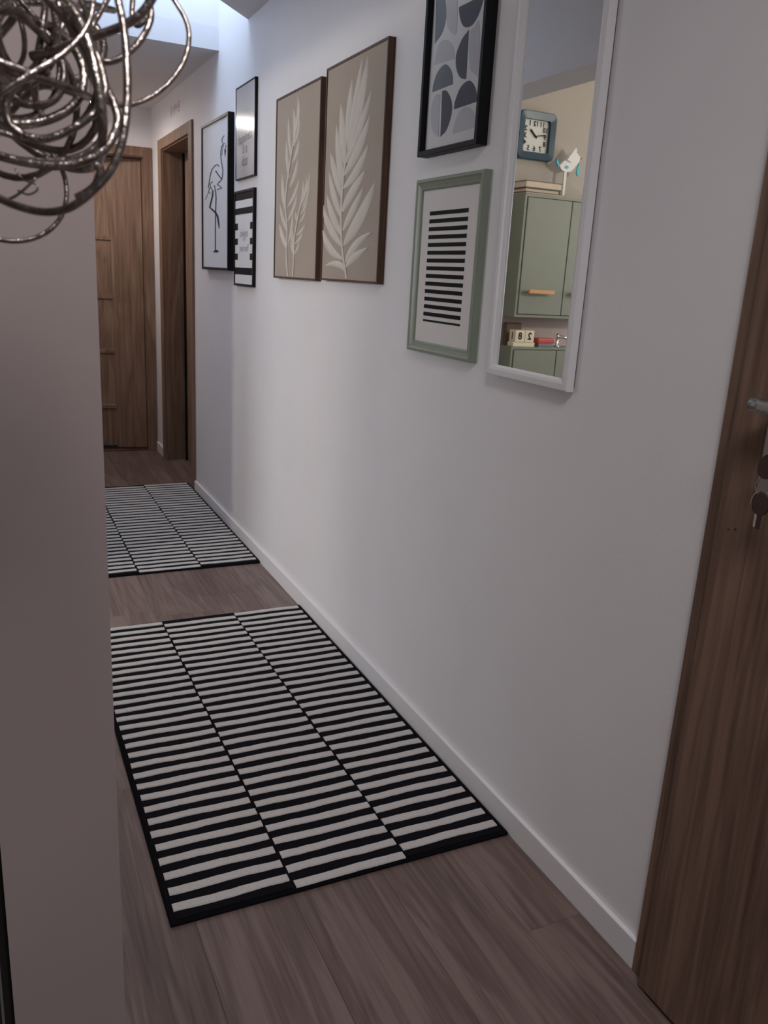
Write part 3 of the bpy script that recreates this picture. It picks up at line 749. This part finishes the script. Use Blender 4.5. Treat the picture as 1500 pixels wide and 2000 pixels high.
bm = bmesh.new(); tube(bm, [(0, 0, .11), (0, 0, 1.0), (0, 0, czs(-2.0)-2.16-.001)], .006, 8); obj('stem', bm, M['steel'], t)
tag(t, 'warm globe lamp hanging in the kitchen, outside the picture', 'lamp')

# ------------------------------------------------------------------ kitchen seen in the mirror
KF = 4.72
def K(u, v, Y=KF): return in_mirror(u, v, Y)
xR = K(1016, 500)[0]                          # right side of both cabinets
zU1 = K(1025, 377)[1]; zU0 = K(1008, 619)[1]; zL1 = K(1005, 677.5)[1]
xd0 = K(1021, 500)[0]; xd1 = K(1107.5, 500)[0]; DWd = xd0-xd1
def cabinet(name, z0, z1, label, handle_z, drawer=False):
    KITY = 4.899
    t = thing(name, (xR-.36, KITY, z0)); th = .016
    bm = bmesh.new()
    box(bm, xR-.72, xR, KF+.004, KITY, z0, z0+th); box(bm, xR-.72, xR, KF+.004, KITY, z1-th, z1)
    box(bm, xR-th, xR, KF+.004, KITY, z0+th, z1-th); box(bm, xR-.72, xR-.72+th, KF+.004, KITY, z0+th, z1-th)
    box(bm, xR-.72+th, xR-th, KITY-.01, KITY, z0+th, z1-th)
    child('body', bm, M['sage'], t)
    for k in range(2):
        xb = xd0-.003-k*DWd; xa = xb-DWd+.006
        dr = child('door', B(xa, xb, KF, KF+.018, z0+th+.004, z1-th-.004, .002, 1), M['sage'], t)
        dr.location = (0, 0, 0)
        if handle_z:
            xm0, xm1 = (xb-.045, xb-.245) if k == 0 else (xb-.045, xb-.245)
            bm = bmesh.new(); box(bm, xm1, xm0, KF-.05, KF-.032, handle_z-.012, handle_z+.012, .003, 2)
            for xx in (xm1+.03, xm0-.03): tube(bm, [(xx, KF-.034, handle_z), (xx, KF-.0005, handle_z)], .006, 10)
            child('handle', bm, M['handle_wood'], dr)
    tag(t, label, 'cabinet', 'sage cabinets on the kitchen wall'); return t
hz = (K(1030, 567, KF-.04)[1]+K(1092, 574, KF-.04)[1])/2
cabinet('wall_cabinet', zU0, zU1, 'sage green wall cabinet below the clock, with a wooden handle', hz)
cabinet('base_cabinet', F0+.001, zL1, 'sage green base cabinet under the cube calendar', None)
# splashback between them
struct(obj('trim_1', B(xR-.72, xR-.001, KITY-.006, KITY, zL1, zU0), M['backsplash']), 'brown splashback strip between the two sage cabinets', 'trim')
# unseen tall cabinet added to block lamp light from part of the corridor wall
t = thing('lamp_block_cabinet', (-1.25, 2.01, F0+.001))
obj('body', B(-.25, .25, -.459, .44, 0, 2.12, .003, 1), M['sage'], t)
obj('door', B(-.23, .23, .44, .458, .02, 2.10, .003, 1), M['sage'], t)
tag(t, 'tall sage cabinet added in the kitchen to block lamp light, outside the picture', 'cabinet', 'sage cabinets on the kitchen wall')
# clock
CY = KITY-.045
cx0, cz1 = K(1018, 212, CY); cx1, cz0 = K(1081, 317, CY); cxm, czm = (cx0+cx1)/2, (cz0+cz1)/2
cw, ch = abs(cx0-cx1)/2, abs(cz1-cz0)/2
t = thing('wall_clock', (cxm, KITY, czm))
def rrect(w_, h_, r, n=6):
    P = []
    for sx, sz, a0 in ((1, 1, 0), (-1, 1, 90), (-1, -1, 180), (1, -1, 270)):
        for k in range(n+1):
            a = math.radians(a0+90*k/n); P.append((sx*(w_-r)+r*math.cos(a), sz*(h_-r)+r*math.sin(a)))
    return P
bm = bmesh.new(); o_ = rrect(cw, ch, .035); i_ = rrect(cw-.044, ch-.046, .012); n = len(o_)
ra = [[bm.verts.new((x, y, z)) for x, z in P] for P, y in ((o_, 0), (o_, -.040), ([(x*.97, z*.97) for x, z in o_], -.046), (i_, -.040), (i_, -.018), (i_, 0))]
for a, b in zip(ra, ra[1:]+ra[:1]):
    for k in range(n): bm.faces.new((a[k], a[(k+1) % n], b[(k+1) % n], b[k]))
obj('case', bm, M['teal'], t)
bm = bmesh.new(); prism(bm, [(x, -.016, z) for x, z in rrect(cw-.045, ch-.047, .012)], (0, .012, 0)); obj('face', bm, M['clock_face'], t)
def ktext(name, s, size, x, y, z, m, parent, bold=0.0):
    me = text_mesh(s, size, 0, bold)
    for v in me.vertices: v.co = Vector((x+v.co.x, y, z+v.co.y))
    return obj(name, me, m, parent)
fx, fz = cw-.068, ch-.070
nums = {12: (0, 1), 1: (.62, 1), 2: (1, .56), 3: (1, 0), 4: (1, -.56), 5: (.62, -1), 6: (0, -1), 7: (-.62, -1), 8: (-1, -.56), 9: (-1, 0), 10: (-1, .56), 11: (-.62, 1)}
for k, (a, b) in nums.items(): ktext('numeral', str(k), .042, a*fx, -.0175, b*fz, M['ink'], t, .0012)
def hand(name, ang, ln, wd, y):
    d = Vector((math.sin(ang), math.cos(ang))); nr = Vector((d.y, -d.x)); bm = bmesh.new()
    P = [d*-.014+nr*wd/2, d*ln+nr*wd/2, d*ln-nr*wd/2, d*-.014-nr*wd/2]
    prism(bm, [(p.x, y, p.y) for p in P], (0, .0015, 0)); obj(name, bm, M['ink_black'], t)
hand('hour_hand', math.radians(48), .056, .011, -.022); hand('minute_hand', math.radians(-80), .074, .006, -.026)
tag(t, 'square clock with rounded teal case on the cream kitchen wall', 'clock')
# bird ornament on a post
by = KITY-.07
bx, bz = K(1107, 313, by); t = thing('bird_ornament', (bx, by, zU1))
def disc(pts, x, y, z, th):
    bm = bmesh.new(); sm = [(p.x, p.y) for p in catmull([(a, b, 0) for a, b in pts+pts[:1]], 5)][:-1]
    prism(bm, [(x+a, y, z+b) for a, b in sm], (0, th, 0)); return bm
q = bz-zU1
def bird_px(pts): return [(K(u, v, by)[0]-bx, K(u, v, by)[1]-zU1) for u, v in pts]
obj('body', disc(bird_px([(1092, 323), (1095, 331), (1104, 336), (1114, 335), (1122, 326), (1129, 317), (1132, 309), (1128, 302), (1123, 297), (1117, 299), (1108, 308), (1098, 317)]), 0, -.009, 0, .018), M['bird_white'], t)
obj('wing', disc(bird_px([(1104, 313), (1112, 302), (1121, 290), (1123, 296), (1120, 308), (1113, 317)]), 0, -.022, 0, .012), M['bird_white'], t)
obj('wing_spot', disc(bird_px([(1101, 327), (1105, 323.5), (1108.5, 327), (1105, 330.5)]), 0, -.0125, 0, .003), M['turquoise'], t)
obj('tail', disc(bird_px([(1087, 310), (1090, 316), (1092, 325), (1089, 325), (1086.5, 317)]), 0, -.007, 0, .012), M['turquoise'], t)
obj('beak', disc(bird_px([(1131, 307), (1136, 310), (1131, 313)]), 0, -.006, 0, .010), M['brown'], t)
obj('hanging_drop', disc(bird_px([(1130, 319), (1131.5, 332), (1128.5, 344), (1125, 338), (1127, 328)]), 0, -.007, 0, .010), M['turquoise'], t)
bm = bmesh.new(); box(bm, -.006, .012, -.006, .006, 0, q-.06); obj('post', bm, M['bird_white'], t)
tag(t, 'white and turquoise wooden bird on a post beside the clock', 'ornament')
# books lying on the wall cabinet
zb = zU1
for i, (xo, wd, dep, th, cov, lab) in enumerate((
     (.005, .310, .170, .012, 'book_cover', 'thin dark green book lying lowest on the wall cabinet'),
     (.012, .272, .150, .026, 'book_cover2', 'brown bound book in the middle of the lying stack'),
     (.006, .278, .160, .044, 'book_cover', 'thick book with cream pages on top of the lying stack'))):
    t = thing('book', (xR-xo-wd/2, KITY-.005-dep/2, zb)); c = .005 if th > .012 else .003
    obj('pages', B(-wd/2+.004, wd/2-.003, -dep/2+.003, dep/2-.003, c, th-c), M['book_page'], t)
    bm = bmesh.new(); box(bm, -wd/2, wd/2, -dep/2, dep/2, 0, c); box(bm, -wd/2, wd/2, -dep/2, dep/2, th-c, th)
    box(bm, -wd/2, wd/2, dep/2-.003, dep/2, c, th-c) if i != 1 else box(bm, -wd/2, -wd/2+.012, -dep/2, dep/2, c, th-c)
    obj('cover', bm, M[cov], t); tag(t, lab, 'book', 'books on the wall cabinet'); zb += th
# cube calendar
ay = KF+.045
ax0 = K(1000, 676, KF+.02)[0]; ax1 = K(1042, 678, KF+.02)[0]; zc = zL1
wd = abs(ax0-ax1); xm = (ax0+ax1)/2; cs = wd*.43
t = thing('cube_calendar', (xm, ay, zc))
obj('tray', B(-wd/2, wd/2, -.035, .035, 0, .030, .003, 1), M['cream'], t)
for k, (dx, dg) in enumerate(((-cs*.51, '2'), (cs*.51, '8'))):
    cb = obj('number_cube', B(dx-cs/2, dx+cs/2, -cs/2, cs/2, .030, .030+cs*1.05, .003, 1), M['cream'], t)
    ktext('digit', dg, cs*.85, dx, -cs/2-.0006, .030+cs*.52, M['ink_black'], cb, .002)
me = text_mesh('1', cs*.85, 0, .002)
for v in me.vertices: v.co = Vector((cs*1.01+.0006, v.co.x, .030+cs*.52+v.co.y))
obj('side_digit', me, M['ink_black'], t)
tag(t, 'cream cube calendar showing 28 on the base cabinet', 'calendar')
# brown box behind the calendar, red case and steel pen beside it
t = tag(obj('storage_box', B(-.06, .06, -.02, .02, 0, .150, .004, 2), M['brown'], None, (xm+.012, KITY-.035, zc)), 'small dark brown box standing behind the cube calendar', 'box')
rx0 = K(1046, 672, KF+.04)[0]; rx1 = K(1078, 672, KF+.04)[0]
t = thing('red_case', ((rx0+rx1)/2, KF+.06, zc)); wd = abs(rx0-rx1)
obj('base', B(-wd/2+.008, wd/2-.006, -.045, .045, 0, .026, .006, 2), M['grey'], t)
obj('lid', B(-wd/2, wd/2, -.05, .05, .026, .058, .008, 2), M['red'], t)
tag(t, 'red lidded case on a grey base beside the cube calendar', 'case')
t = thing('small_tap', (K(1096, 660, KF+.05)[0], KF+.08, zc))
bm = bmesh.new(); lathe(bm, [(.02, 0), (.02, .006), (.009, .012), (.009, .062), (.013, .072), (.005, .088)], (.01, 0, 0), 16); obj('stand', bm, M['steel_bright'], t, smooth=True)
bm = bmesh.new(); tube(bm, [(.0, 0, .070), (-.03, -.012, .066), (-.058, -.02, .060)], [.010, .009, .012], 12); obj('spout', bm, M['steel_bright'], t, smooth=True)
tag(t, 'small polished steel tap-like fitting right of the red case', 'fitting')
